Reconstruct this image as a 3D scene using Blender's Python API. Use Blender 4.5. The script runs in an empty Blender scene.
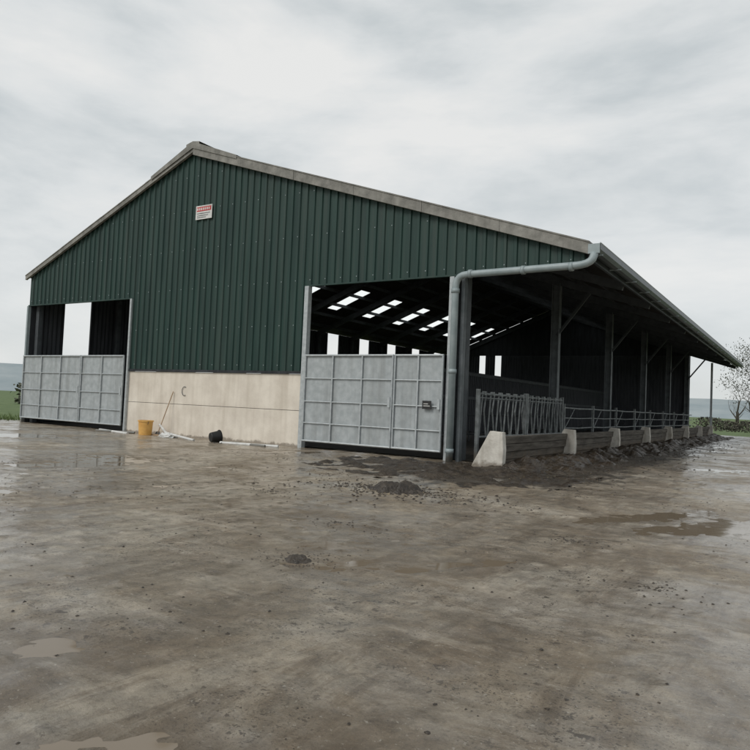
import bpy, math, random
from mathutils import Vector, Matrix, noise
random.seed(7)
R=random.random
def U(a,b): return a+(b-a)*R()
sc=bpy.context.scene
# ------------------------------------------------------------ materials
def newmat(name):
    m=bpy.data.materials.new(name); m.use_nodes=True
    nt=m.node_tree; return m,nt,nt.nodes['Principled BSDF']
def N(nt,t,**k):
    n=nt.nodes.new(t)
    for a,b in k.items():
        if a in n.inputs: n.inputs[a].default_value=b
        else: setattr(n,a,b)
    return n
def ramp(nt,fac,stops):
    r=nt.nodes.new('ShaderNodeValToRGB'); e=r.color_ramp.elements
    while len(e)<len(stops): e.new(0.5)
    for i,(p,c) in enumerate(stops):
        e[i].position=p; e[i].color=(c if len(c)==4 else tuple(c)+(1,))
    nt.links.new(fac,r.inputs[0]); return r
def g(v): return (v,v,v)
def surf(name,c1,c2,scale=2.0,rough=0.7,metal=0,bump=0.0,bscale=30,detail=6,stretch=None,spec=0.5,lo=.35,hi=.65,streak=0.0,streakcol=(0.05,0.045,0.04),splash=0.0,sscale=(3.5,3.5,.25)):
    m,nt,b=newmat(name); L=nt.links
    mp=N(nt,'ShaderNodeMapping')
    geo=N(nt,'ShaderNodeNewGeometry')
    L.new(geo.outputs['Position'],mp.inputs[0])
    if stretch: mp.inputs['Scale'].default_value=stretch
    n=N(nt,'ShaderNodeTexNoise',Scale=scale,Detail=float(detail),Roughness=0.6); L.new(mp.outputs[0],n.inputs['Vector'])
    r=ramp(nt,n.outputs[0],[(lo,c1),(hi,c2)])
    col=r.outputs[0]
    if streak>0:
        mp2=N(nt,'ShaderNodeMapping'); mp2.inputs['Scale'].default_value=sscale; L.new(geo.outputs['Position'],mp2.inputs[0])
        n2=N(nt,'ShaderNodeTexNoise',Scale=1.2,Detail=6.0); L.new(mp2.outputs[0],n2.inputs['Vector'])
        r2=ramp(nt,n2.outputs[0],[(.45,g(0)),(.72,g(streak))])
        mx=N(nt,'ShaderNodeMixRGB'); L.new(r2.outputs[0],mx.inputs[0]); L.new(col,mx.inputs[1]); mx.inputs[2].default_value=streakcol+(1,)
        col=mx.outputs[0]
    if splash>0:   # mud splashed up from the ground
        sp=N(nt,'ShaderNodeSeparateXYZ'); L.new(geo.outputs['Position'],sp.inputs[0])
        n4=N(nt,'ShaderNodeTexNoise',Scale=3.0,Detail=7.0,Roughness=.7); L.new(geo.outputs['Position'],n4.inputs['Vector'])
        ma=N(nt,'ShaderNodeMath',operation='MULTIPLY_ADD'); L.new(n4.outputs[0],ma.inputs[0]); ma.inputs[1].default_value=-splash*2; L.new(sp.outputs[2],ma.inputs[2])
        ma2=N(nt,'ShaderNodeMath',operation='ADD'); L.new(ma.outputs[0],ma2.inputs[0]); ma2.inputs[1].default_value=splash*.55
        r4=ramp(nt,ma2.outputs[0],[(0,g(.7)),(.0001,g(.7)),(splash*.35,g(0))])
        mx=N(nt,'ShaderNodeMixRGB'); L.new(r4.outputs[0],mx.inputs[0]); L.new(col,mx.inputs[1]); mx.inputs[2].default_value=(.13,.10,.07,1)
        col=mx.outputs[0]
    L.new(col,b.inputs['Base Color'])
    b.inputs['Roughness'].default_value=rough; b.inputs['Metallic'].default_value=metal
    b.inputs['Specular IOR Level'].default_value=spec
    if bump>0:
        n3=N(nt,'ShaderNodeTexNoise',Scale=bscale,Detail=4.0); L.new(mp.outputs[0],n3.inputs['Vector'])
        bp=N(nt,'ShaderNodeBump',Strength=bump,Distance=0.03); L.new(n3.outputs[0],bp.inputs['Height']); L.new(bp.outputs[0],b.inputs['Normal'])
    return m
M={}
M['green']=surf('green_cladding',(0.009,0.031,0.026),(0.018,0.050,0.041),scale=1.1,rough=.5,streak=.6,streakcol=(0.042,0.062,0.053),stretch=(2.5,1,.3),spec=.35,sscale=(5,5,.16))
M['barge']=surf('fibre_cement',(0.17,0.165,0.15),(0.30,0.29,0.265),scale=3,rough=.85,bump=.2,streak=.4,streakcol=(.10,.10,.085))
M['galv']=surf('galvanised_sheet',(0.33,0.36,0.37),(0.43,0.46,0.47),scale=5,rough=.55,metal=.1,streak=.55,streakcol=(0.22,0.23,0.225),splash=.35)
M['galvf']=surf('galvanised_frame',(0.36,0.39,0.40),(0.48,0.51,0.52),scale=8,rough=.45,metal=.2)
M['galvd']=surf('dirty_galvanised',(0.11,0.12,0.12),(0.24,0.26,0.26),scale=5,rough=.6,metal=.1,splash=.6)
M['pipe']=surf('grey_pipe',(0.24,0.29,0.30),(0.32,0.37,0.38),scale=3,rough=.45,splash=.3)
M['conc']=surf('cream_concrete',(0.62,0.56,0.48),(0.76,0.70,0.61),scale=1.2,rough=.85,bump=.15,bscale=14,streak=.35,streakcol=(0.42,0.36,0.28),splash=.2)
M['conc2']=surf('weathered_concrete',(0.46,0.43,0.38),(0.64,0.61,0.55),scale=4,rough=.85,bump=.3,bscale=20,streak=.5,streakcol=(0.20,0.16,0.11),splash=.3)
M['timber']=surf('old_timber',(0.045,0.037,0.028),(0.13,0.115,0.095),scale=3,rough=.85,bump=.4,bscale=20,stretch=(1,.4,4),splash=.5)
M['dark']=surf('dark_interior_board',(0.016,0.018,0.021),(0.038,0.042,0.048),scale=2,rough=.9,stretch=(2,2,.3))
M['slate']=surf('slate_boarding',(0.045,0.05,0.058),(0.085,0.09,0.10),scale=2,rough=.9,stretch=(4,4,.3))
M['steel']=surf('dark_steel',(0.045,0.052,0.058),(0.075,0.085,0.092),scale=3,rough=.65)
M['stanch']=surf('stanchion_steel',(0.08,0.095,0.10),(0.14,0.155,0.165),scale=3,rough=.6)
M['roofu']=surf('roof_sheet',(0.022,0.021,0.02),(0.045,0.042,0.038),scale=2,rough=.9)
M['gutter']=surf('gutter',(0.05,0.062,0.067),(0.085,0.10,0.105),scale=2,rough=.4)
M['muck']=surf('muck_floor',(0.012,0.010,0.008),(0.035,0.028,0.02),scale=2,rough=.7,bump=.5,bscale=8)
M['mud']=surf('mud',(0.020,0.014,0.009),(0.058,0.043,0.028),scale=4,rough=.38,bump=.9,bscale=25)
M['white']=surf('white_plastic',(0.5,0.5,0.48),(0.68,0.68,0.66),scale=5,rough=.5)
M['red']=surf('red_paint',(0.45,0.03,0.03),(0.5,0.04,0.04),rough=.5)
M['yellow']=surf('yellow_plastic',(0.62,0.33,0.08),(0.74,0.44,0.13),scale=4,rough=.5)
M['black']=surf('black_rubber',(0.008,0.008,0.008),(0.02,0.02,0.02),rough=.6)
M['wood']=surf('wood_handle',(0.3,0.2,0.12),(0.42,0.3,0.19),rough=.7)
M['bark']=surf('bark',(0.045,0.04,0.032),(0.10,0.09,0.075),scale=6,rough=.9)
M['leaf']=surf('leaves',(0.03,0.035,0.02),(0.08,0.085,0.05),scale=1.5,rough=.7)
M['hleaf']=surf('hedge_twigs',(0.035,0.035,0.025),(0.09,0.085,0.06),scale=1.5,rough=.8)
M['straw']=surf('straw',(0.30,0.22,0.10),(0.42,0.33,0.18),rough=.8)
M['grass']=surf('grass',(0.055,0.095,0.025),(0.12,0.17,0.055),scale=.6,rough=.9,bump=.6,bscale=8)
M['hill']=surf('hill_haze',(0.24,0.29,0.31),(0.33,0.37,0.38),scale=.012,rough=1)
m,nt,b=newmat('rooflight'); L=nt.links
t=N(nt,'ShaderNodeBsdfTranslucent'); t.inputs[0].default_value=(.95,.97,.97,1)
L.new(t.outputs[0],nt.nodes['Material Output'].inputs[0]); M['light']=m

# wet yard
m,nt,b=newmat('wet_yard'); L=nt.links
geo=N(nt,'ShaderNodeNewGeometry')
def mapn(scale,rot=0,loc=(0,0,0)):
    mp=N(nt,'ShaderNodeMapping'); mp.inputs['Scale'].default_value=scale; mp.inputs['Rotation'].default_value=(0,0,rot); mp.inputs['Location'].default_value=loc
    L.new(geo.outputs['Position'],mp.inputs[0]); return mp.outputs[0]
def noi(v,s,d=6,r=.6,dist=0):
    n=N(nt,'ShaderNodeTexNoise',Scale=s,Detail=float(d),Roughness=r,Distortion=float(dist)); L.new(v,n.inputs['Vector']); return n.outputs[0]
def mix(f,a,bb,mode='MIX'):
    x=N(nt,'ShaderNodeMixRGB',blend_type=mode)
    for i,v in enumerate((f,a,bb)):
        if isinstance(v,(int,float)): x.inputs[i].default_value=v if i==0 else (v,v,v,1)
        elif isinstance(v,tuple): x.inputs[i].default_value=v+(1,)
        else: L.new(v,x.inputs[i])
    return x.outputs[0]
def math_(op,a,c=None,d=None):
    x=N(nt,'ShaderNodeMath',operation=op)
    for i,v in enumerate((a,c,d)):
        if v is None: continue
        if isinstance(v,(int,float)): x.inputs[i].default_value=v
        else: L.new(v,x.inputs[i])
    return x.outputs[0]
P=mapn((1,1,1))
base=ramp(nt,noi(P,.34,12,.72,.7),[(.35,(0.185,0.138,0.088)),(.45,(0.29,0.232,0.162)),(.54,(0.41,0.348,0.265)),(.66,(0.50,0.445,0.36))]).outputs[0]
tr=ramp(nt,noi(mapn((1,.16,1),math.radians(-30)),2.3,10,.76,.6),[(.48,g(0)),(.58,g(.75))]).outputs[0]
c=mix(tr,base,(0.20,0.15,0.097))
tr2=ramp(nt,noi(mapn((.3,1,1),math.radians(-14),(5,2,0)),1.7,10,.76,.6),[(.51,g(0)),(.60,g(.5))]).outputs[0]
c=mix(tr2,c,(0.48,0.42,0.34))
fine=ramp(nt,noi(P,5,12,.85),[(.36,g(.5)),(.64,g(1.35))]).outputs[0]
c=mix(1.0,c,fine,'MULTIPLY')
spm=ramp(nt,noi(P,.8,6,.7),[(.42,g(.15)),(.56,g(1))]).outputs[0]
for s_,lo_ in ((9,.60),(20,.585),(45,.58)):
    spk=ramp(nt,noi(P,s_,5,.7),[(lo_,g(0)),(lo_+.035,g(.85))]).outputs[0]
    c=mix(mix(1.0,spk,spm,'MULTIPLY'),c,(0.068,0.05,0.032))
lt=ramp(nt,noi(P,33,3,.6),[(.64,g(0)),(.69,g(.6))]).outputs[0]
c=mix(lt,c,(0.55,0.50,0.42))
sp=N(nt,'ShaderNodeSeparateXYZ'); L.new(geo.outputs['Position'],sp.inputs[0])
lowm=ramp(nt,math_('MULTIPLY',sp.outputs[2],10.0),[(.34,g(.65)),(.50,g(0))]).outputs[0]
c=mix(lowm,c,(0.165,0.123,0.078))
dx=math_('ABSOLUTE',math_('SUBTRACT',sp.outputs[0],2.2)); 
dy=math_('MAXIMUM',math_('SUBTRACT',-3.2,sp.outputs[1]),0.0)
dd=math_('ADD',dx,dy)
dn=math_('ADD',dd,math_('MULTIPLY',noi(P,.9,8,.7,.5),-6.2))
zone=ramp(nt,math_('MULTIPLY_ADD',dn,.25,.5),[(.24,g(.95)),(.42,g(.0))]).outputs[0]
c=mix(zone,c,(0.055,0.042,0.028))
L.new(c,b.inputs['Base Color'])
L.new(ramp(nt,noi(P,3.5,8,.75),[(.35,g(.35)),(.62,g(.65))]).outputs[0],b.inputs['Roughness'])
b.inputs['Specular IOR Level'].default_value=.5
h1=noi(P,7,12,.8,.3); h3=noi(P,30,8,.8)
hh=mix(.4,h1,h3)
bp=N(nt,'ShaderNodeBump',Distance=0.05,Strength=1.0); L.new(hh,bp.inputs['Height']); L.new(bp.outputs[0],b.inputs['Normal'])
wet=ramp(nt,noi(mapn((1,1,1),.4,(3,9,0)),.5,9,.68,.8),[(.42,g(.08)),(.54,g(.9))]).outputs[0]
L.new(wet,b.inputs['Coat Weight']); b.inputs['Coat IOR'].default_value=1.33
L.new(ramp(nt,noi(P,4,6,.7),[(.35,g(.06)),(.65,g(.25))]).outputs[0],b.inputs['Coat Roughness'])
bp2=N(nt,'ShaderNodeBump',Distance=0.025,Strength=.45); L.new(noi(P,5,7,.65),bp2.inputs['Height']); L.new(bp2.outputs[0],b.inputs['Coat Normal'])
M['yard']=m
m,nt,b=newmat('muddy_water'); b.inputs['Base Color'].default_value=(.20,.16,.115,1); b.inputs['Roughness'].default_value=.06; b.inputs['IOR'].default_value=1.33
n=N(nt,'ShaderNodeTexNoise',Scale=2.0,Detail=3.0); geo=N(nt,'ShaderNodeNewGeometry'); nt.links.new(geo.outputs['Position'],n.inputs['Vector'])
bp=N(nt,'ShaderNodeBump',Distance=.01,Strength=.25); nt.links.new(n.outputs[0],bp.inputs['Height']); nt.links.new(bp.outputs[0],b.inputs['Normal'])
M['water']=m

# ------------------------------------------------------------ mesh helper
class MB:
    def __init__(s): s.v=[];s.f=[];s.m=[];s.mats=[]
    def mi(s,k):
        if k not in s.mats: s.mats.append(k)
        return s.mats.index(k)
    def face(s,pts,k):
        n=len(s.v); s.v+=[tuple(p) for p in pts]; s.f.append(list(range(n,n+len(pts)))); s.m.append(s.mi(k))
    def box(s,a,bb,k,skew=None):
        x0,x1=sorted((a[0],bb[0]));y0,y1=sorted((a[1],bb[1]));z0,z1=sorted((a[2],bb[2]))
        n=len(s.v); s.v+=[(x0,y0,z0),(x1,y0,z0),(x1,y1,z0),(x0,y1,z0),(x0,y0,z1),(x1,y0,z1),(x1,y1,z1),(x0,y1,z1)]
        for q in ((0,3,2,1),(4,5,6,7),(0,1,5,4),(1,2,6,5),(2,3,7,6),(3,0,4,7)):
            s.f.append([n+i for i in q]); s.m.append(s.mi(k))
    def beam(s,p,q,w,h,k,up=(0,0,1)):
        p=Vector(p);q=Vector(q);d=(q-p).normalized();up=Vector(up)
        sd=d.cross(up)
        if sd.length<1e-4: sd=d.cross(Vector((0,1,0)))
        sd.normalize(); u=sd.cross(d).normalized()
        n=len(s.v)
        for c in (p,q):
            for a,bb in ((-1,-1),(1,-1),(1,1),(-1,1)): s.v.append(tuple(c+sd*w/2*a+u*h/2*bb))
        for qd in ((0,1,2,3),(7,6,5,4),(0,4,5,1),(1,5,6,2),(2,6,7,3),(3,7,4,0)):
            s.f.append([n+i for i in qd]); s.m.append(s.mi(k))
    def tube(s,pts,r,k,seg=10,caps=True):
        pts=[Vector(p) for p in pts]; rs=r if isinstance(r,list) else [r]*len(pts)
        n=len(s.v); prev=None
        for i,p in enumerate(pts):
            d=(pts[min(i+1,len(pts)-1)]-pts[max(i-1,0)]).normalized()
            if prev is None:
                a=d.cross(Vector((0,0,1)))
                if a.length<1e-3: a=Vector((1,0,0))
            else: a=prev-d*prev.dot(d)
            a.normalize(); prev=a; bb=d.cross(a)
            for j in range(seg):
                t=2*math.pi*j/seg; s.v.append(tuple(p+(a*math.cos(t)+bb*math.sin(t))*rs[i]))
        for i in range(len(pts)-1):
            for j in range(seg):
                s.f.append([n+i*seg+j,n+i*seg+(j+1)%seg,n+(i+1)*seg+(j+1)%seg,n+(i+1)*seg+j]); s.m.append(s.mi(k))
        if caps:
            s.f.append([n+j for j in range(seg)][::-1]); s.m.append(s.mi(k))
            e=n+(len(pts)-1)*seg; s.f.append([e+j for j in range(seg)]); s.m.append(s.mi(k))
    def lathe(s,c,prof,k,seg=24,axis=Vector((0,0,1))):
        c=Vector(c); ax=axis.normalized(); a=ax.cross(Vector((.3,1,.2))).normalized(); bb=ax.cross(a); n=len(s.v)
        for r,z in prof:
            for j in range(seg):
                t=2*math.pi*j/seg; s.v.append(tuple(c+ax*z+(a*math.cos(t)+bb*math.sin(t))*r))
        for i in range(len(prof)-1):
            for j in range(seg):
                s.f.append([n+i*seg+j,n+i*seg+(j+1)%seg,n+(i+1)*seg+(j+1)%seg,n+(i+1)*seg+j]); s.m.append(s.mi(k))
    def obj(s,name,parent=None,smooth=False,bevel=0):
        me=bpy.data.meshes.new(name); me.from_pydata(s.v,[],s.f)
        for k in s.mats: me.materials.append(M[k])
        me.polygons.foreach_set('material_index',s.m)
        if smooth: me.polygons.foreach_set('use_smooth',[True]*len(s.f))
        me.update(); o=bpy.data.objects.new(name,me); sc.collection.objects.link(o)
        if parent: o.parent=parent
        if bevel:
            bv=o.modifiers.new('b','BEVEL'); bv.width=bevel; bv.segments=2; bv.limit_method='ANGLE'
        return o
def empty(name):
    o=bpy.data.objects.new(name,None); sc.collection.objects.link(o); return o

# ------------------------------------------------------------ dimensions
XL,XB,XA,XP,XE=-21.84,-14.47,-5.585,-11.247,3.616
ZO,ZG,ZP,ZA=5.43,3.10,2.507,10.937
ML=(ZA-6.759)/(XP-XL); MR=(ZA-5.951)/(XE-XP); LEN=43.0
def roof(x): return ZA-(XP-x)*ML if x<XP else ZA-(x-XP)*MR
barn=empty('cattle_barn')

mb=MB(); pitch=.31
def zbot(x): return ZO if (x<XB or x>XA) else ZP+.02
prof=[]; x=XL
while x<XE-.02:
    for dx_,dy_ in ((0,0),(.18,0),(.205,-.045),(.285,-.045),(.31,0)):
        if x+dx_<=XE and (not prof or abs(prof[-1][0]-(x+dx_))>1e-4): prof.append((x+dx_,dy_))
    x+=pitch
for i in range(len(prof)-1):
    (a,ya),(c,yc)=prof[i],prof[i+1]
    cuts=[a]+[q for q in (XB,XP,XA) if a<q<c]+[c]
    for j in range(len(cuts)-1):
        p,q=cuts[j],cuts[j+1]; yp=ya+(yc-ya)*(p-a)/(c-a); yq=ya+(yc-ya)*(q-a)/(c-a); zb=zbot((p+q)/2)
        mb.face([(p,yp,zb),(q,yq,zb),(q,yq,roof(q)-.05),(p,yp,roof(p)-.05)],'green')
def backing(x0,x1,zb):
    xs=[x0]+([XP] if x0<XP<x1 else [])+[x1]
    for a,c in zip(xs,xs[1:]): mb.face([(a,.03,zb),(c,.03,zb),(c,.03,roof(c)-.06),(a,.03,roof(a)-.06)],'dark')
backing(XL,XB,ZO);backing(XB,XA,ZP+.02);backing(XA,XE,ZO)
for a,c,z in ((XL,XB,ZO),(XA,XE-.3,ZO)): mb.box((a,-.06,z-.05),(c,.06,z-.002),'green')
mb.box((XB+.01,-.075,ZP-.04),(XA-.01,-.047,ZP+.05),'dark')
# fixing screws on every other rib
for zf in (2.75,4.1,5.6,7.1,8.6,9.9):
    k=0; x=XL+.245
    while x<XE:
        if zbot(x)+.1<zf<roof(x)-.4 and k%2==0: mb.box((x-.014,-.056,zf-.014),(x+.014,-.0455,zf+.014),'pipe')
        x+=pitch; k+=1
mb.obj('gable_cladding',barn)
mb=MB()
mb.box((XB,-.02,0),(XA,.16,1.24),'conc'); mb.box((XB,-.017,1.255),(XA,.16,ZP-.045),'conc'); mb.box((XB+.02,.0,1.235),(XA-.02,.15,1.26),'dark')
mb.obj('concrete_panel_wall',barn,bevel=.008)
mb=MB()
def slab(x0,x1,y0,y1,top,bot,k):
    z0,z1=roof(x0),roof(x1)
    Pp=[(x0,z0+bot),(x1,z1+bot),(x1,z1+top),(x0,z0+top)]
    n=len(mb.v); mb.v+=[(px,y0,pz) for px,pz in Pp]+[(px,y1,pz) for px,pz in Pp]
    for q in ((0,1,2,3),(7,6,5,4),(0,4,5,1),(1,5,6,2),(2,6,7,3),(3,7,4,0)): mb.f.append([n+i for i in q]); mb.m.append(mb.mi(k))
nseg=6
for i in range(nseg):
    a=XP+(XE+.12-XP)*i/nseg; c_=XP+(XE+.12-XP)*(i+1)/nseg
    slab(a,c_-.012,-.22-.006*(i%2),-.10,.06,-.24,'barge'); slab(a,c_-.012,-.24-.006*(i%2),.5,.10,.063,'barge')
for i in range(4):
    a=XL-.15+(XP-XL+.15)*i/4; c_=XL-.15+(XP-XL+.15)*(i+1)/4
    slab(a+.012,c_,-.20-.006*(i%2),-.10,.05,-.12,'barge'); slab(a+.012,c_,-.22-.006*(i%2),.5,.09,.053,'barge')
mb.obj('barge_board',barn)
mb=MB()
for y in range(0,43,2):
    y0=y-.25 if y==0 else y
    for s,mm in ((1,MR),(-1,ML)):
        for a,c_,h0,h1 in ((0,.35,.38,.34),(.35,2.3,.34,.16)):
            pts=[(XP+s*a,ZA-a*mm*.9+h0-.12),(XP+s*c_,ZA-c_*mm+h1-.02)]
            mb.face([(pts[0][0],y0,pts[0][1]),(pts[1][0],y0,pts[1][1]),(pts[1][0],y+1.95,pts[1][1]),(pts[0][0],y+1.95,pts[0][1])],'barge')
            mb.face([(pts[0][0],y0,pts[0][1]),(pts[1][0],y0,pts[1][1]),(pts[1][0],y0,roof(pts[1][0])),(pts[0][0],y0,roof(pts[0][0]))],'barge')
mb.obj('ridge_cap',barn)
mb=MB(); ml=MB()
def cells(x0,x1,rows,ystep,off):
    xs=sorted(set([x0,x1]+[v for r in rows for v in r])); y=-.05
    ys=[]
    while y<LEN: ys+=[y]; y+=1.06
    ys.append(LEN)
    for i,(ya,yb) in enumerate(zip(ys,ys[1:])):
        for a,c in zip(xs,xs[1:]):
            li=any(abs(a-r[0])<1e-6 for r in rows) and i%ystep==off
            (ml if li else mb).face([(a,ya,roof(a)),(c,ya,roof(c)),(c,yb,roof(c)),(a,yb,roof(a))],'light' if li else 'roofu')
cells(XL-.15,XP,[(-19.0,-16.3)],4,2)
cells(XP,XE+.12,[(-8.6,-6.0)],4,2)
mb.obj('roof_sheets',barn); ml.obj('rooflights',barn)
mb=MB()
x=XL+.95
while x<XE:
    z=roof(x)-.14; mb.box((x-.04,0.06,z-.1),(x+.04,LEN-.02,z+.09),'steel'); x+=1.35
bays=[0.33+i*4.24 for i in range(11)]
for y in bays:
    for a,c_ in ((XL+.15,XP),(XP,0.2)):
        mb.beam((a,y,roof(a)-.40),(c_,y,roof(c_)-.40),.14,.34,'steel')
    mb.beam((0.2,y,roof(.2)-.40),(XE-.1,y,roof(XE-.1)-.34),.14,.26,'steel')
mb.obj('roof_frame',barn)
mb=MB()
cols=[0.33+8.48*i for i in range(1,6)]
for y in [.33]+cols:
    w=.16; k='stanch' if y>1 else 'steel'
    mb.box((-w,y-.13,0),(-w+.03,y+.13,roof(0)-.5),k); mb.box((w-.03,y-.13,0),(w,y+.13,roof(0)-.5),k); mb.box((-w+.03,y-.02,0),(w-.03,y+.02,roof(0)-.5),k)
    if y>1: mb.beam((0.05,y,4.6),(1.3,y,roof(1.3)-.5),.08,.10,'steel')
for y in bays:
    mb.box((XL+.2,y-.10,0),(XL+.42,y+.10,6.3),'steel')
mb.obj('columns',barn)
mb=MB(); mb.box((1.75,LEN-.3,0),(1.90,LEN-.15,6.0),'galvf'); mb.obj('end_post',barn)
mb=MB()
def wall_x(x,y0,y1,z0,z1,k): mb.box((x,y0,z0),(x+.08,y1,z1),k)
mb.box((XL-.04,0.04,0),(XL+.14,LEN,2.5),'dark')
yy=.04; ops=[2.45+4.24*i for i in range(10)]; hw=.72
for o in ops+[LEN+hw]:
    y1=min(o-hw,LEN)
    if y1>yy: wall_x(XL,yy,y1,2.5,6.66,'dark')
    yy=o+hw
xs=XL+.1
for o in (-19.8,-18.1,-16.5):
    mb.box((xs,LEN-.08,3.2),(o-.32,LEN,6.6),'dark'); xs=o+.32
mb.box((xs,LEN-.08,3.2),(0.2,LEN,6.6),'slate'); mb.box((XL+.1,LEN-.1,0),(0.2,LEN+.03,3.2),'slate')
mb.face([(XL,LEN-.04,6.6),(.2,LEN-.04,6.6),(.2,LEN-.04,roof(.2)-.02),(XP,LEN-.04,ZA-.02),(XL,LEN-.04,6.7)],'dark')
yb=.3
while yb<LEN:
    if not any(abs(yb+.06-o)<.82 for o in ops): mb.box((XL+.081,yb,2.5),(XL+.10,yb+.14,6.6),'slate')
    yb+=.22
x=XL+.3
while x<0:
    if not any(abs(x+.06-o)<.42 for o in (-19.8,-18.1,-16.5)): mb.box((x,LEN-.12,0),(x+.13,LEN-.101,6.5),'slate')
    x+=.26
y=9.0
while y<LEN-.5:
    mb.box((-6.06,y,.4),(-6.0,y+.15,3.4),'slate'); y+=.24
mb.box((-6.0,9,2.0),(-5.93,LEN-.5,2.15),'steel'); mb.box((-6.0,9,3.2),(-5.93,LEN-.5,3.35),'steel')
mb.obj('side_and_rear_walls',barn)
mb=MB()
prf=[(.0,.12),(.0,-.02),(.05,-.10),(.14,-.13),(.22,-.10),(.27,-.02),(.27,.12),(.29,.12),(.29,-.04),(.23,-.13),(.14,-.16),(.04,-.13),(-.02,-.04),(-.02,.12)]
gx,gz=XE+.10,roof(XE)-.13
for i in range(len(prf)):
    a=prf[i];c_=prf[(i+1)%len(prf)]
    mb.face([(gx+a[0],-.22,gz+a[1]),(gx+c_[0],-.22,gz+c_[1]),(gx+c_[0],LEN+.1,gz+c_[1]),(gx+a[0],LEN+.1,gz+a[1])],'gutter')
mb.box((gx-.02,-.235,gz-.14),(gx+.28,-.222,gz+.11),'pipe')
for i in range(22): mb.box((gx-.022,i*2+.0,gz-.165),(gx+.295,i*2+.04,gz-.135),'pipe')
mb.tube([(gx+.285,-.22,gz+.125),(gx+.285,LEN,gz+.125)],.016,'galvf',6)
mb.box((XE-.0,.05,gz-.22),(XE+.06,LEN,roof(XE)-.05),'gutter')
mb.obj('gutter',barn)
mb=MB(); zz=ZO-.06
def elbow(c,p0,p1,n=5):
    return [Vector(p0)*(1-t)**2+Vector(c)*2*t*(1-t)+Vector(p1)*t*t for t in [i/n for i in range(n+1)]]
path=[Vector((gx+.12,-.12,gz-.1))]+elbow((gx+.12,-.3,zz+.02),(gx+.12,-.2,zz+.25),(gx-.3,-.3,zz+.01))+elbow((0.0,-.3,zz-.02),(.35,-.3,zz-.02),(.0,-.3,zz-.37))+[Vector((0,-.3,.0))]
mb.tube(path,.10,'pipe',14)
for p in ((0,-.3,2.6),(0,-.3,4.9),(0,-.3,.35)): mb.tube([(p[0],p[1],p[2]-.06),(p[0],p[1],p[2]+.06)],.12,'pipe',14)
for px in (.45,2.0,3.3): mb.tube([(px-.05,-.3,zz-.01),(px+.05,-.3,zz-.01)],.12,'pipe',14)
mb.obj('downpipe',barn,smooth=True)
mb=MB()
mb.box((-.30,-.08,0),(-.16,.08,ZO-.06),'galvf')
mb.box((.10,-.1,0),(.20,.08,ZO-.06),'stanch')
mb.box((XA-.02,-.14,0),(XA+.14,.05,ZO-.05),'galvf')
mb.box((XB-.08,-.12,0),(XB+.02,.05,ZO-.05),'galvf')
mb.box((XL-.02,-.10,0),(XL+.08,.05,ZO-.05),'pipe')
mb.obj('door_posts',barn)

# ------------------------------------------------------------ gates
def gate(name,x0,x1,leaf_splits,yoff=-.16):
    e=empty(name); mb=MB(); mf=MB()
    xs=[x0]+leaf_splits+[x1]; zb,zt=.28,ZG
    for a,c in zip(xs,xs[1:]):
        a+=.02;c-=.02
        nb=max(1,round((c-a)/.2))
        for i in range(nb):
            p=a+(c-a)*i/nb;q=a+(c-a)*(i+1)/nb; d=(q-p)*.5
            mb.face([(p,yoff+.0,zb),(p+d,yoff+.0,zb),(p+d,yoff+.0,zt-.02),(p,yoff+.0,zt-.02)],'galv')
            mb.face([(p+d,yoff+.0,zb),(q,yoff+.006,zb),(q,yoff+.006,zt-.02),(p+d,yoff+.0,zt-.02)],'galv')
        yf=yoff-.04
        for z in (zb+.02,zt-.03): mf.tube([(a,yf,z),(c,yf,z)],.032,'galvf',8)
        for xx in (a+.02,c-.02): mf.tube([(xx,yf,zb),(xx,yf,zt)],.03,'galvf',8)
        for z in (zb+.6,zb+1.3,zb+2.05): mf.tube([(a,yf,z),(c,yf,z)],.018,'galvf',8)
        nv=3 if c-a>3 else 2
        for i in range(1,nv):
            xx=a+(c-a)*i/nv; mf.box((xx-.022,yf-.02,zb),(xx+.022,yf+.02,zt-.03),'galvf')
        mf.box((c-.14,yf-.05,1.5),(c-.05,yf-.02,1.8),'galvf')
    mb.obj('sheeting',e); mf.obj('frame',e)
    return e
gr=gate('sheeted_metal_gate',XA+.17,-.32,[-2.0])
gl=gate('sheeted_metal_gate',XL+.12,XB-.12,[-17.4])
mb=MB(); mb.box((-.95,-.245,1.5),(-.66,-.262,1.74),'black'); mb.box((-.91,-.2625,1.58),(-.70,-.265,1.60),'white'); mb.box((-.91,-.2625,1.64),(-.76,-.265,1.66),'white'); mb.obj('safety_sign',gr)
mb=MB(); mb.box((-11.05,-.07,8.2),(-10.2,-.09,8.72),'white'); mb.box((-11.0,-.091,8.5),(-10.25,-.095,8.67),'red')
for i in range(7): mb.box((-10.98+i*.1,-.0955,8.54),(-10.92+i*.1,-.098,8.63),'white')
for i,z in enumerate((8.42,8.34,8.27)): mb.box((-10.98,-.091,z-.012),(-10.3-.1*i,-.094,z+.012),'steel')
mb.obj('sign_board')
mb=MB(); mb.tube([(-11.2+.13*math.cos(t),-.045,1.75+.17*math.sin(t)) for t in [math.radians(60+i*24) for i in range(11)]],.011,'steel',6); mb.obj('wall_c_mark')  # letter C mark on the concrete panel, shaped as a thin dark arc

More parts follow.
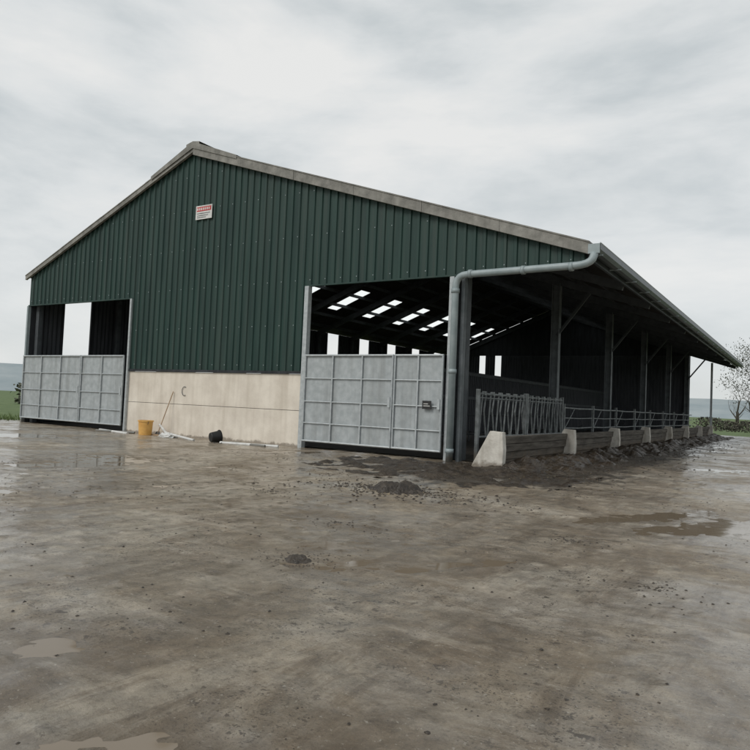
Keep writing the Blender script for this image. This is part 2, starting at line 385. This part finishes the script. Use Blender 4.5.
# ------------------------------------------------------------ feed wall with buttresses
mb=MB(); ys=[-1.22+6.246*i for i in range(8)]
def prism(poly,y0,y1,k):
    n=len(mb.v); m=len(poly); mb.v+=[(p[0],y0,p[1]) for p in poly]+[(p[0],y1,p[1]) for p in poly]
    mb.f.append([n+i for i in range(m)]); mb.f.append([n+m+i for i in range(m)][::-1]); mb.m+=[mb.mi(k)]*2
    for i in range(m):
        j=(i+1)%m; mb.f.append([n+i,n+m+i,n+m+j,n+j]); mb.m.append(mb.mi(k))
ys=[y for y in ys if y<LEN]
for y in ys:
    prism([(1.10,0),(2.0,0),(2.02,.55),(1.98,1.0),(1.64,1.02)],y-.11,y+.11,'conc2')
for y0,y1 in zip(ys,ys[1:]):
    for i in range(4):
        z0=.02+i*.215; z1=z0+.205; q=.08*i; j=U(-.015,.015)
        prism([(1.42+q*.6+j,z0),(1.62+q*.6+j,z0),(1.64+q*.6+j,z1),(1.44+q*.6+j,z1)],y0+.111,y1-.111,'timber')
mb.obj('feed_trough_wall',bevel=.012)
# ------------------------------------------------------------ locking feed barrier
e=empty('feed_barrier'); mb=MB(); bx=.42
def rail(y0,y1,z,r=.03): mb.tube([(bx,y0,z),(bx,y1,z)],r,'galvd',8)
for b0 in (.6,4.65):
    rail(b0,b0+3.9,2.02,.035); rail(b0,b0+3.9,.75,.035); rail(b0,b0+3.9,1.90,.02)
    for yy in (b0,b0+3.9): mb.box((bx-.05,yy-.05,0),(bx+.05,yy+.05,2.15),'galvd')
    n=6
    for i in range(n):
        a=b0+.08+i*.63
        mb.tube([(bx,a+.05,.75),(bx,a+.22,2.0)],.026,'galvd',6)
        mb.tube([(bx,a+.57,.75),(bx,a+.36,1.5),(bx,a+.50,2.0)],.026,'galvd',6)
        mb.box((bx-.05,a+.30,1.98),(bx+.05,a+.42,2.10),'galvd')
mb.obj('yoke_panels',e)
mb=MB()
for b0 in [8.8+4.24*i for i in range(9)]:
    if b0>LEN-1: break
    b1=min(b0+4.15,LEN-.2)
    for z,r in ((1.75,.035),(1.35,.025),(.95,.03)): mb.tube([(bx,b0,z),(bx,(b0+b1)/2,z-.02),(bx,b1,z)],r,'galvd',8)
    mb.tube([(bx,b0+.2,.95),(bx,b0+1.5,1.75)],.02,'galvd',6)
    mb.box((bx-.05,b0-.05,0),(bx+.05,b0+.05,1.9),'galvd')
mb.obj('post_and_rail',e)
e=empty('cubicle_divider'); mb=MB()
for i in range(14):
    y=3+i*2.6
    mb.tube([(-4.5,y,0),(-4.5,y,1.25),(-2.6,y,1.3),(-2.3,y,.9),(-2.9,y,.5),(-4.5,y,.5)],.03,'steel',6)
mb.obj('loops',e)

# ------------------------------------------------------------ small things by the wall (yard surface is at about z=.04)
mb=MB()
mb.lathe((-12.4,-.75,.03),[(0,.01),(.22,.01),(.235,.03),(.265,.52),(.29,.52),(.29,.57),(.255,.57),(.245,.52),(.215,.06),(0,.06)],'yellow'); mb.tube([(-12.4+.28*math.cos(t),-.85,.57+ -.22*math.sin(t)) for t in [i*math.pi/8 for i in range(9)]],.008,'steel',5)
mb.obj('yellow_bucket',smooth=False)
mb=MB(); mb.tube([(-12.0,-.5,.12),(-11.78,-.06,1.72)],.018,'wood',8); mb.box((-12.2,-.62,0.02),(-11.8,-.44,.10),'wood')
mb.face([(-12.17,-.56,.02),(-11.83,-.56,.02),(-11.9,-.48,.2),(-12.1,-.48,.2)],'steel'); mb.obj('yard_broom')
mb=MB(); mb.lathe((-8.45,-1.05,.23),[(0,-.17),(.15,-.17),(.165,-.15),(.20,.15),(.225,.15),(.225,.18),(.19,.18),(.15,-.12),(0,-.12)],'black',24,Vector((.35,.9,.12))); mb.tube([(-8.25,-1.3,.07),(-8.0,-1.5,.06),(-7.85,-1.35,.06),(-8.05,-1.1,.12)],.012,'black',5); mb.obj('black_bucket')
mb=MB()
mb.tube([(-15.4,-.55,.08),(-12.9,-1.15,.08)],.045,'white',8); mb.tube([(-15.0,-1.0,.08),(-13.2,-.6,.09)],.04,'pipe',8)
mb.tube([(-12.1,-.35,.45),(-11.2,-.8,.2),(-9.2,-1.3,.07)],.045,'white',8); mb.tube([(-8.0,-1.25,.07),(-5.9,-.75,.07)],.05,'white',8); mb.tube([(-7.9,-.9,.07),(-6.2,-1.05,.07)],.045,'pipe',8)
mb.obj('drain_pipes')
def blob(name,c,s,k,rough=.35,sub=3,freq=3.0):
    import bmesh
    bm=bmesh.new(); bmesh.ops.create_icosphere(bm,subdivisions=sub,radius=1)
    for v in bm.verts:
        d=1+rough*noise.noise(v.co*freq+Vector(c))+rough*.5*noise.noise(v.co*freq*3+Vector(c)); v.co*=d
        v.co=Vector((v.co.x*s[0],v.co.y*s[1],max(v.co.z,-.25)*s[2]))+Vector(c)
    me=bpy.data.meshes.new(name); bm.to_mesh(me); bm.free(); me.materials.append(M[k]); o=bpy.data.objects.new(name,me); sc.collection.objects.link(o); return o
blob('plastic_sack',(-11.0,-.9,.08),(.40,.22,.13),'white',.5,3,2.5)

# ------------------------------------------------------------ ground
def sheet(name,pts,z,k):
    me=bpy.data.meshes.new(name); me.from_pydata([(p[0],p[1],z) for p in pts],[],[list(range(len(pts)))]); me.materials.append(M[k]); o=bpy.data.objects.new(name,me); sc.collection.objects.link(o); return o
gv=[];gf=[]; rings=[0,40,70,110,170,260,400,600,900,1400,2200,3500]; seg=72
def gh(x,y):
    r=math.hypot(x,y)
    if r<65: return 0
    a=math.degrees(math.atan2(-x,y))
    k=min(1,(r-65)/200)
    h=-4.0*k if 20<a<140 else -.5*k
    h+=noise.noise(Vector((x*.004,y*.004,2)))*4*k
    return h
gv.append((0,0,0))
for r in rings[1:]:
    for j in range(seg):
        t=2*math.pi*j/seg; x,y=r*math.cos(t),r*math.sin(t); gv.append((x,y,gh(x,y)))
for j in range(seg): gf.append((0,1+j,1+(j+1)%seg))
for i in range(len(rings)-2):
    for j in range(seg):
        a=1+i*seg; gf.append((a+j,a+seg+j,a+seg+(j+1)%seg,a+(j+1)%seg))
me=bpy.data.meshes.new('ground'); me.from_pydata(gv,[],gf); me.materials.append(M['grass']); o=bpy.data.objects.new('ground',me); sc.collection.objects.link(o)
def fb(x,y,s,z=0,o=5): return noise.fractal(Vector((x*s,y*s,z)),.9,2.2,o)
yardpoly=[(-38,-38),(38,-38),(36,6),(20,15),(12,23),(8.5,31),(6.5,40),(6,52),(-20,52),(-23.5,45),(-23.5,2),(-24.5,-1.5),(-30,-7)]
def inside(x,y):
    x+=.5*noise.noise(Vector((x*.5,y*.5,1)));y+=.5*noise.noise(Vector((x*.5,y*.5,7)))
    c=False;n=len(yardpoly);j=n-1
    for i in range(n):
        xi,yi=yardpoly[i];xj,yj=yardpoly[j]
        if (yi>y)!=(yj>y) and x<(xj-xi)*(y-yi)/(yj-yi)+xi: c=not c
        j=i
    return c
ca,sa=math.cos(math.radians(30)),math.sin(math.radians(30))
def relief(x,y):
    u=x*ca-y*sa; v=x*sa+y*ca
    h=.032*noise.noise(Vector((x*.33,y*.33,11)))
    h+=.017*noise.noise(Vector((u*1.5,v*.22,3)))                 # dragged ruts
    n=noise.noise(Vector((u*.45,v*.06,8)))
    tm=max(0,min(1,(n-.02)*6))                                   # tyre tracks with cleats
    if tm>0: 
        s=math.sin(v*17+math.sin(u*7)*2.2+noise.noise(Vector((x,y,0)))*3)
        h+=tm*.0065*(s if s>0 else s*.5)
    h+=.008*fb(x,y,2.6,5,5)
    q=fb(x,y,5.5,9,4)
    if q>.25: h+=min(.016,(q-.25)*.035)
    return max(.012,.048+h)
def spaced(segs):
    out=[]
    for a,b_,s in segs:
        n=max(1,int(round((b_-a)/s))); out+=[a+(b_-a)*i/n for i in range(n)]
    out.append(segs[-1][1]); return out
gxs=spaced([(-38,-26,1.5),(-26,-14,.3),(-14,-6,.14),(-6,-1,.075),(-1,11.5,.05),(11.5,16,.3),(16,38,1.5)])
gys=spaced([(-38,-18,1.5),(-18,-16.2,.1),(-16.2,-9,.045),(-9,-4,.075),(-4,1,.14),(1,10,.25),(10,24,.45),(24,52,.8)])
vs=[];fs=[];nx,ny=len(gxs),len(gys)
for i,x in enumerate(gxs):
    for j,y in enumerate(gys): vs.append((x,y,relief(x,y)))
for i in range(nx-1):
    for j in range(ny-1):
        xm,ym=(gxs[i]+gxs[i+1])/2,(gys[j]+gys[j+1])/2
        if (XL<xm<1.0 and .4<ym<LEN): continue
        if (xm<-20 or xm>5 and ym>0 or ym>30) and not inside(xm,ym): continue
        a=i*ny+j; fs.append((a,a+ny,a+ny+1,a+1))
me=bpy.data.meshes.new('yard'); me.from_pydata(vs,[],fs); me.materials.append(M['yard']); me.polygons.foreach_set('use_smooth',[True]*len(fs)); o=bpy.data.objects.new('yard',me); sc.collection.objects.link(o)
sheet('puddle_water',[(-22,-30),(30,-30),(30,8),(6,24),(4.2,24),(4.2,-5.7),(-2.6,-5.7),(-2.6,-.3),(-21.9,-.3)],.0352,'water')
sheet('barn_floor',[(XL+.1,.2),(1.3,.2),(1.3,LEN-.1),(XL+.1,LEN-.1)],.075,'muck')
def ridge(name,a0,a1,dist,h,k,seed,depth=200):
    vs=[];fs=[];n=90
    for i in range(n+1):
        a=math.radians(a0+(a1-a0)*i/n)
        hh=h*(.55+.6*abs(noise.noise(Vector((i*.07,seed,0))))+.1*noise.noise(Vector((i*.4,seed,0))))
        for d,z in ((dist-depth*.6,-12),(dist-depth*.3,hh*.5),(dist,hh),(dist+depth,-12)):
            vs.append((-math.sin(a)*d,math.cos(a)*d,z))
    for i in range(n):
        for j in range(3): fs.append((i*4+j,i*4+j+1,i*4+5+j,i*4+4+j))
    me=bpy.data.meshes.new(name); me.from_pydata(vs,[],fs); me.materials.append(M[k]); o=bpy.data.objects.new(name,me); sc.collection.objects.link(o)
    me.polygons.foreach_set('use_smooth',[True]*len(fs))
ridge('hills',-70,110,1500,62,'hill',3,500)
G0=.045
def mound(name,x0,x1,y0,y1,hfun,res,k,thr=-.02):
    nx=int((x1-x0)/res);ny=int((y1-y0)/res); vs=[];fs=[]
    for i in range(nx+1):
        for j in range(ny+1):
            x=x0+(x1-x0)*i/nx;y=y0+(y1-y0)*j/ny; vs.append((x,y,G0+hfun(x,y)))
    for i in range(nx):
        for j in range(ny):
            a=i*(ny+1)+j
            if max(vs[a][2],vs[a+1][2],vs[a+ny+1][2],vs[a+ny+2][2])>G0+thr: fs.append((a,a+ny+1,a+ny+2,a+1))
    me=bpy.data.meshes.new(name); me.from_pydata(vs,[],fs); me.materials.append(M[k]); o=bpy.data.objects.new(name,me); sc.collection.objects.link(o)
def mh(x,y):
    ee=1-abs((x-2.3)/1.15)
    if y<-1.3: ee=min(ee,1)-(-1.3-y)*.9
    return max(-.05,.25*ee+.19*fb(x,y,1.6)-.05)
mound('mud_bank',1.1,4.2,-2.6,LEN,mh,.07,'mud')
def mh2(x,y):
    d=math.hypot((x-1.1)/2.6,(y+2.7)/1.9); return max(-.05,.06*(1-d)+.11*fb(x,y,1.9,4)+.002)
mound('mud_patch',-2.4,4.4,-5.6,-.7,mh2,.05,'mud')
def mh3(x,y):
    d=math.hypot((x-2.35)/.50,(y+7.2)/.42); return .17*(1-d*d)+.12*fb(x,y,4.5,2) if d<1.6 else -.05
mound('silage_heap',1.4,3.3,-8.2,-6.2,mh3,.025,'mud')
def mh4(x,y):
    d=math.hypot((x-4.4)/.14,(y+12.5)/.1); return .05*(1-d*d)+.03*fb(x,y,12,2) if d<1.6 else -.05
mound('mud_lump',4.1,4.7,-12.8,-12.2,mh4,.01,'mud')
mb=MB()
def clod(x,y,s,k='mud'):
    n=len(mb.v); z=relief(x,y)-.001
    for p in ((1,0,0),(0,1,0),(-1,0,0),(0,-1,0),(0,0,.7),(.6,.6,.3),(-.6,.5,.35),(-.5,-.6,.3),(.55,-.6,.3)):
        mb.v.append((x+p[0]*s*U(.6,1.2),y+p[1]*s*U(.6,1.2),z+p[2]*s*U(.6,1.1)))
    for f in ((0,5,4),(5,1,4),(1,6,4),(6,2,4),(2,7,4),(7,3,4),(3,8,4),(8,0,4),(0,1,5),(1,2,6),(2,3,7),(3,0,8)): mb.f.append([n+i for i in f]); mb.m.append(mb.mi(k))
for i in range(8000):
    x=U(-6,11);y=U(-17,-1)
    if noise.noise(Vector((x*.5,y*.5,5)))+.6*noise.noise(Vector((x*1.7,y*1.7,5)))>.02: clod(x,y,.003+.017*R()**2.5)
for i in range(1800):
    a=U(0,6.28);r=abs(random.gauss(0,.7)); clod(2.35+r*math.cos(a)*1.7,-7.2+r*math.sin(a),.005+.03*R()**2)
for i in range(2600):
    clod(random.gauss(2.9,1.2),U(-4.5,30),.008+.04*R()**1.5)
for i in range(300):
    a=U(0,6.28);r=abs(random.gauss(0,.3)); clod(4.4+r*math.cos(a)*1.3,-12.5+r*math.sin(a),U(.004,.014))
for cx_,cy_,rr_ in ((6.2,-9.5,.3),(1.0,-9,.35),(8.6,-8,.4),(0,-6,.5),(5,-5,.5),(-3,-4,.7),(3.5,-10.6,.25),(7.4,-11.2,.2)):
    for i in range(130):
        a=U(0,6.28);r=abs(random.gauss(0,rr_)); clod(cx_+r*math.cos(a)*1.6,cy_+r*math.sin(a),.003+.017*R()**2)
mb.obj('mud_clods')
mb=MB()
for cx_,cy_,rr_,n in ((9.2,-12.6,.07,90),(2.3,-7.2,.6,250),(2.5,-2,1.2,250)):
    for i in range(n):
        a=U(0,6.28);r=abs(random.gauss(0,rr_)); x=cx_+r*math.cos(a);y=cy_+r*math.sin(a);t=U(0,6.28);l=U(.02,.06); z=relief(x,y)+.006
        mb.face([(x,y,z),(x+l*math.cos(t),y+l*math.sin(t),z+.01),(x+l*math.cos(t)+.006,y+l*math.sin(t)+.004,z+.01),(x+.006,y+.004,z)],'straw')
mb.obj('straw_litter')
mb=MB()
def tuft(x,y,h):
    for k in range(5):
        a=U(0,6.28);w_=h*.12;dx_,dy_=math.cos(a)*h*.4,math.sin(a)*h*.4
        mb.face([(x+w_,y,0),(x-w_,y,0),(x+dx_,y+dy_,h*U(.6,1))],'grass')
for i in range(6000):
    t=R(); x,y=(20+(12-20)*t,15+(23-15)*t) if R()<.4 else ((12+(6.3-12)*t),(23+(45-23)*t))
    tuft(x+abs(random.gauss(0,1.8)),y+abs(random.gauss(0,1.2)),U(.1,.35))
for i in range(1800): tuft(-23.6-abs(random.gauss(0,2)),U(-3,25),U(.1,.35))
mb.obj('grass_tufts')

# ------------------------------------------------------------ trees
def tree(name,loc,h,leafn=0,levels=5,spread=.55,leafs=.2,thin=1.0,clump=.35,trunk=.3,seed=None):
    if seed is not None: random.seed(seed)
    e=empty(name); mb=MB(); tips=[]
    def grow(p,d,l,r,lev):
        pts=[p];rs=[r]; q=p; dd=d
        for i in range(4):
            dd=(dd+Vector((U(-.18,.18),U(-.18,.18),U(-.05,.12)))).normalized(); q=q+dd*l/4; pts.append(q); rs.append(r*(1-.12*(i+1)))
            if lev<=3: tips.append(q)
        mb.tube(pts,rs,'bark',6 if lev>2 else 3,False)
        if lev==0: return
        for c in range(3 if lev<levels else 5):
            a=U(0,6.28); ax=dd.orthogonal().normalized(); ax=Matrix.Rotation(a,3,dd)@ax
            nd=(dd+ax*U(spread*.7,spread*1.5)).normalized()
            s=pts[random.choice((1,2,3,4))] if c else pts[4]
            grow(s,nd,l*U(.6,.8),rs[4]*.62,lev-1)
    grow(Vector(loc),Vector((0,0,1)),h*trunk,h*.022*thin,levels)
    mb.obj('branches',e)
    if leafn:
        ml=MB()
        for i in range(leafn):
            t=random.choice(tips)
            c=t+Vector((random.gauss(0,clump),random.gauss(0,clump),random.gauss(0,clump))); s=leafs*U(.5,1.2)
            a=Vector((U(-1,1),U(-1,1),U(-1,1))).normalized()*s; bq=a.orthogonal().normalized()*s*.6
            ml.face([c-a,c-bq,c+a,c+bq],'leaf')
        for i in range(leafn//2):
            z=U(.5,h*.5); a_=U(0,6.28); rr=abs(random.gauss(.45,.25))
            c=Vector(loc)+Vector((rr*math.cos(a_),rr*math.sin(a_),z)); s=leafs*U(.5,1.2)
            a=Vector((U(-1,1),U(-1,1),U(-1,1))).normalized()*s; bq=a.orthogonal().normalized()*s*.6
            ml.face([c-a,c-bq,c+a,c+bq],'leaf')
        ml.obj('foliage',e)
    return e
tree('bare_tree',(5.0,66,0),16.5,3500,6,.66,leafs=.10,trunk=.24,thin=1.1,seed=11)
for i,(lx,ly,hh) in enumerate(((2.6,104,10),(.4,112,11),(5.4,118,10),(-3,124,12),(8,100,9))):
    tree('bare_tree',(lx,ly,-.3),hh,0,5,.62,thin=1.6,trunk=.27,seed=20+i)
random.seed(5)
def hedge(name,p0,p1,w,h,n,ls,k='hleaf'):
    mb=MB(); p0=Vector(p0);p1=Vector(p1)
    for i in range(n):
        t=R(); c=p0.lerp(p1,t); hh=h*(.7+.5*noise.noise(Vector((t*14,0,3)))+.2*noise.noise(Vector((t*60,0,3))))
        z=U(0,1)**.7*hh; ww=w*math.sqrt(max(.05,1-(z/hh)**2))
        c=c+Vector((random.gauss(0,ww*.5),random.gauss(0,ww*.5),z)); s=ls*U(.5,1.2)
        a=Vector((U(-1,1),U(-1,1),U(-1,1))).normalized()*s; bq=a.orthogonal().normalized()*s*.6
        mb.face([c-a,c-bq,c+a,c+bq],k)
    mb.obj(name)
hedge('hedge',(-6,98,-.3),(40,74,-.3),1.3,2.3,9000,.18)
hedge('hedge',(-60,22,-.5),(-110,120,-2),1.5,3.4,9000,.28,'leaf')
hedge('shrub',(-37.5,11.5,0),(-41,13.5,0),1.0,2.2,2500,.14,'leaf')
hedge('shrub',(6.0,60,0),(10,57,0),1.0,2.6,3500,.12,'leaf')

# ------------------------------------------------------------ world & sun
w=bpy.data.worlds.new('World'); sc.world=w; w.use_nodes=True; nt=w.node_tree; L=nt.links
bg=nt.nodes['Background']; sky=N(nt,'ShaderNodeTexSky',sky_type='NISHITA'); sky.sun_disc=False
sky.sun_elevation=math.radians(42); sky.sun_rotation=math.radians(200)
tc=N(nt,'ShaderNodeTexCoord')
mp=N(nt,'ShaderNodeMapping'); mp.inputs['Scale'].default_value=(1,1,3.0); mp.inputs['Rotation'].default_value=(.12,.1,.3); mp.inputs['Location'].default_value=(.4,.2,.1); L.new(tc.outputs['Generated'],mp.inputs[0])
n1=N(nt,'ShaderNodeTexNoise',Scale=2.2,Detail=9.0,Roughness=.55,Distortion=.2); L.new(mp.outputs[0],n1.inputs['Vector'])
cr=ramp(nt,n1.outputs[0],[(.33,(4.4,4.8,4.95)),(.44,(5.5,5.85,5.95)),(.54,(6.8,7.0,7.0)),(.64,(7.7,7.7,7.55))])
sx_=N(nt,'ShaderNodeSeparateXYZ'); L.new(tc.outputs['Generated'],sx_.inputs[0])
hz=ramp(nt,sx_.outputs[2],[(0.0,g(.65)),(.22,g(.0))])
mx0=N(nt,'ShaderNodeMixRGB'); L.new(hz.outputs[0],mx0.inputs[0]); L.new(cr.outputs[0],mx0.inputs[1]); mx0.inputs[2].default_value=(7.3,7.4,7.35,1)
mx=N(nt,'ShaderNodeMixRGB'); mx.inputs[0].default_value=.93; L.new(sky.outputs[0],mx.inputs[1]); L.new(mx0.outputs[0],mx.inputs[2])
L.new(mx.outputs[0],bg.inputs[0]); bg.inputs[1].default_value=.11
sl=bpy.data.lights.new('sun','SUN'); sl.energy=1.4; sl.angle=math.radians(25); sl.color=(1,.97,.92)
so=bpy.data.objects.new('sun',sl); sc.collection.objects.link(so)
az=math.radians(200); el=math.radians(42)
sd=Vector((math.sin(az)*math.cos(el),math.cos(az)*math.cos(el),math.sin(el)))
so.rotation_euler=sd.to_track_quat('Z','Y').to_euler()

# ------------------------------------------------------------ camera
f,pit,rol,ya=684.2,math.radians(2.373),math.radians(2.468),math.radians(32.617)
fw=Vector((-math.sin(ya)*math.cos(pit),math.cos(ya)*math.cos(pit),math.sin(pit)))
r=Vector((math.cos(ya),math.sin(ya),0)); u=r.cross(fw)
Rr=r*math.cos(rol)+u*math.sin(rol); Uu=u*math.cos(rol)-r*math.sin(rol)
cam=bpy.data.cameras.new('camera'); co=bpy.data.objects.new('camera',cam); sc.collection.objects.link(co)
mw=Matrix((Rr,Uu,-fw)).transposed().to_4x4(); mw.translation=Vector((8.606,-17.807,1.6)); co.matrix_world=mw
cam.sensor_width=36; cam.lens=36*f/750; cam.clip_end=8000; cam.clip_start=.05
sc.camera=co
sc.view_settings.view_transform='Standard'; sc.view_settings.look='None'; sc.view_settings.exposure=0
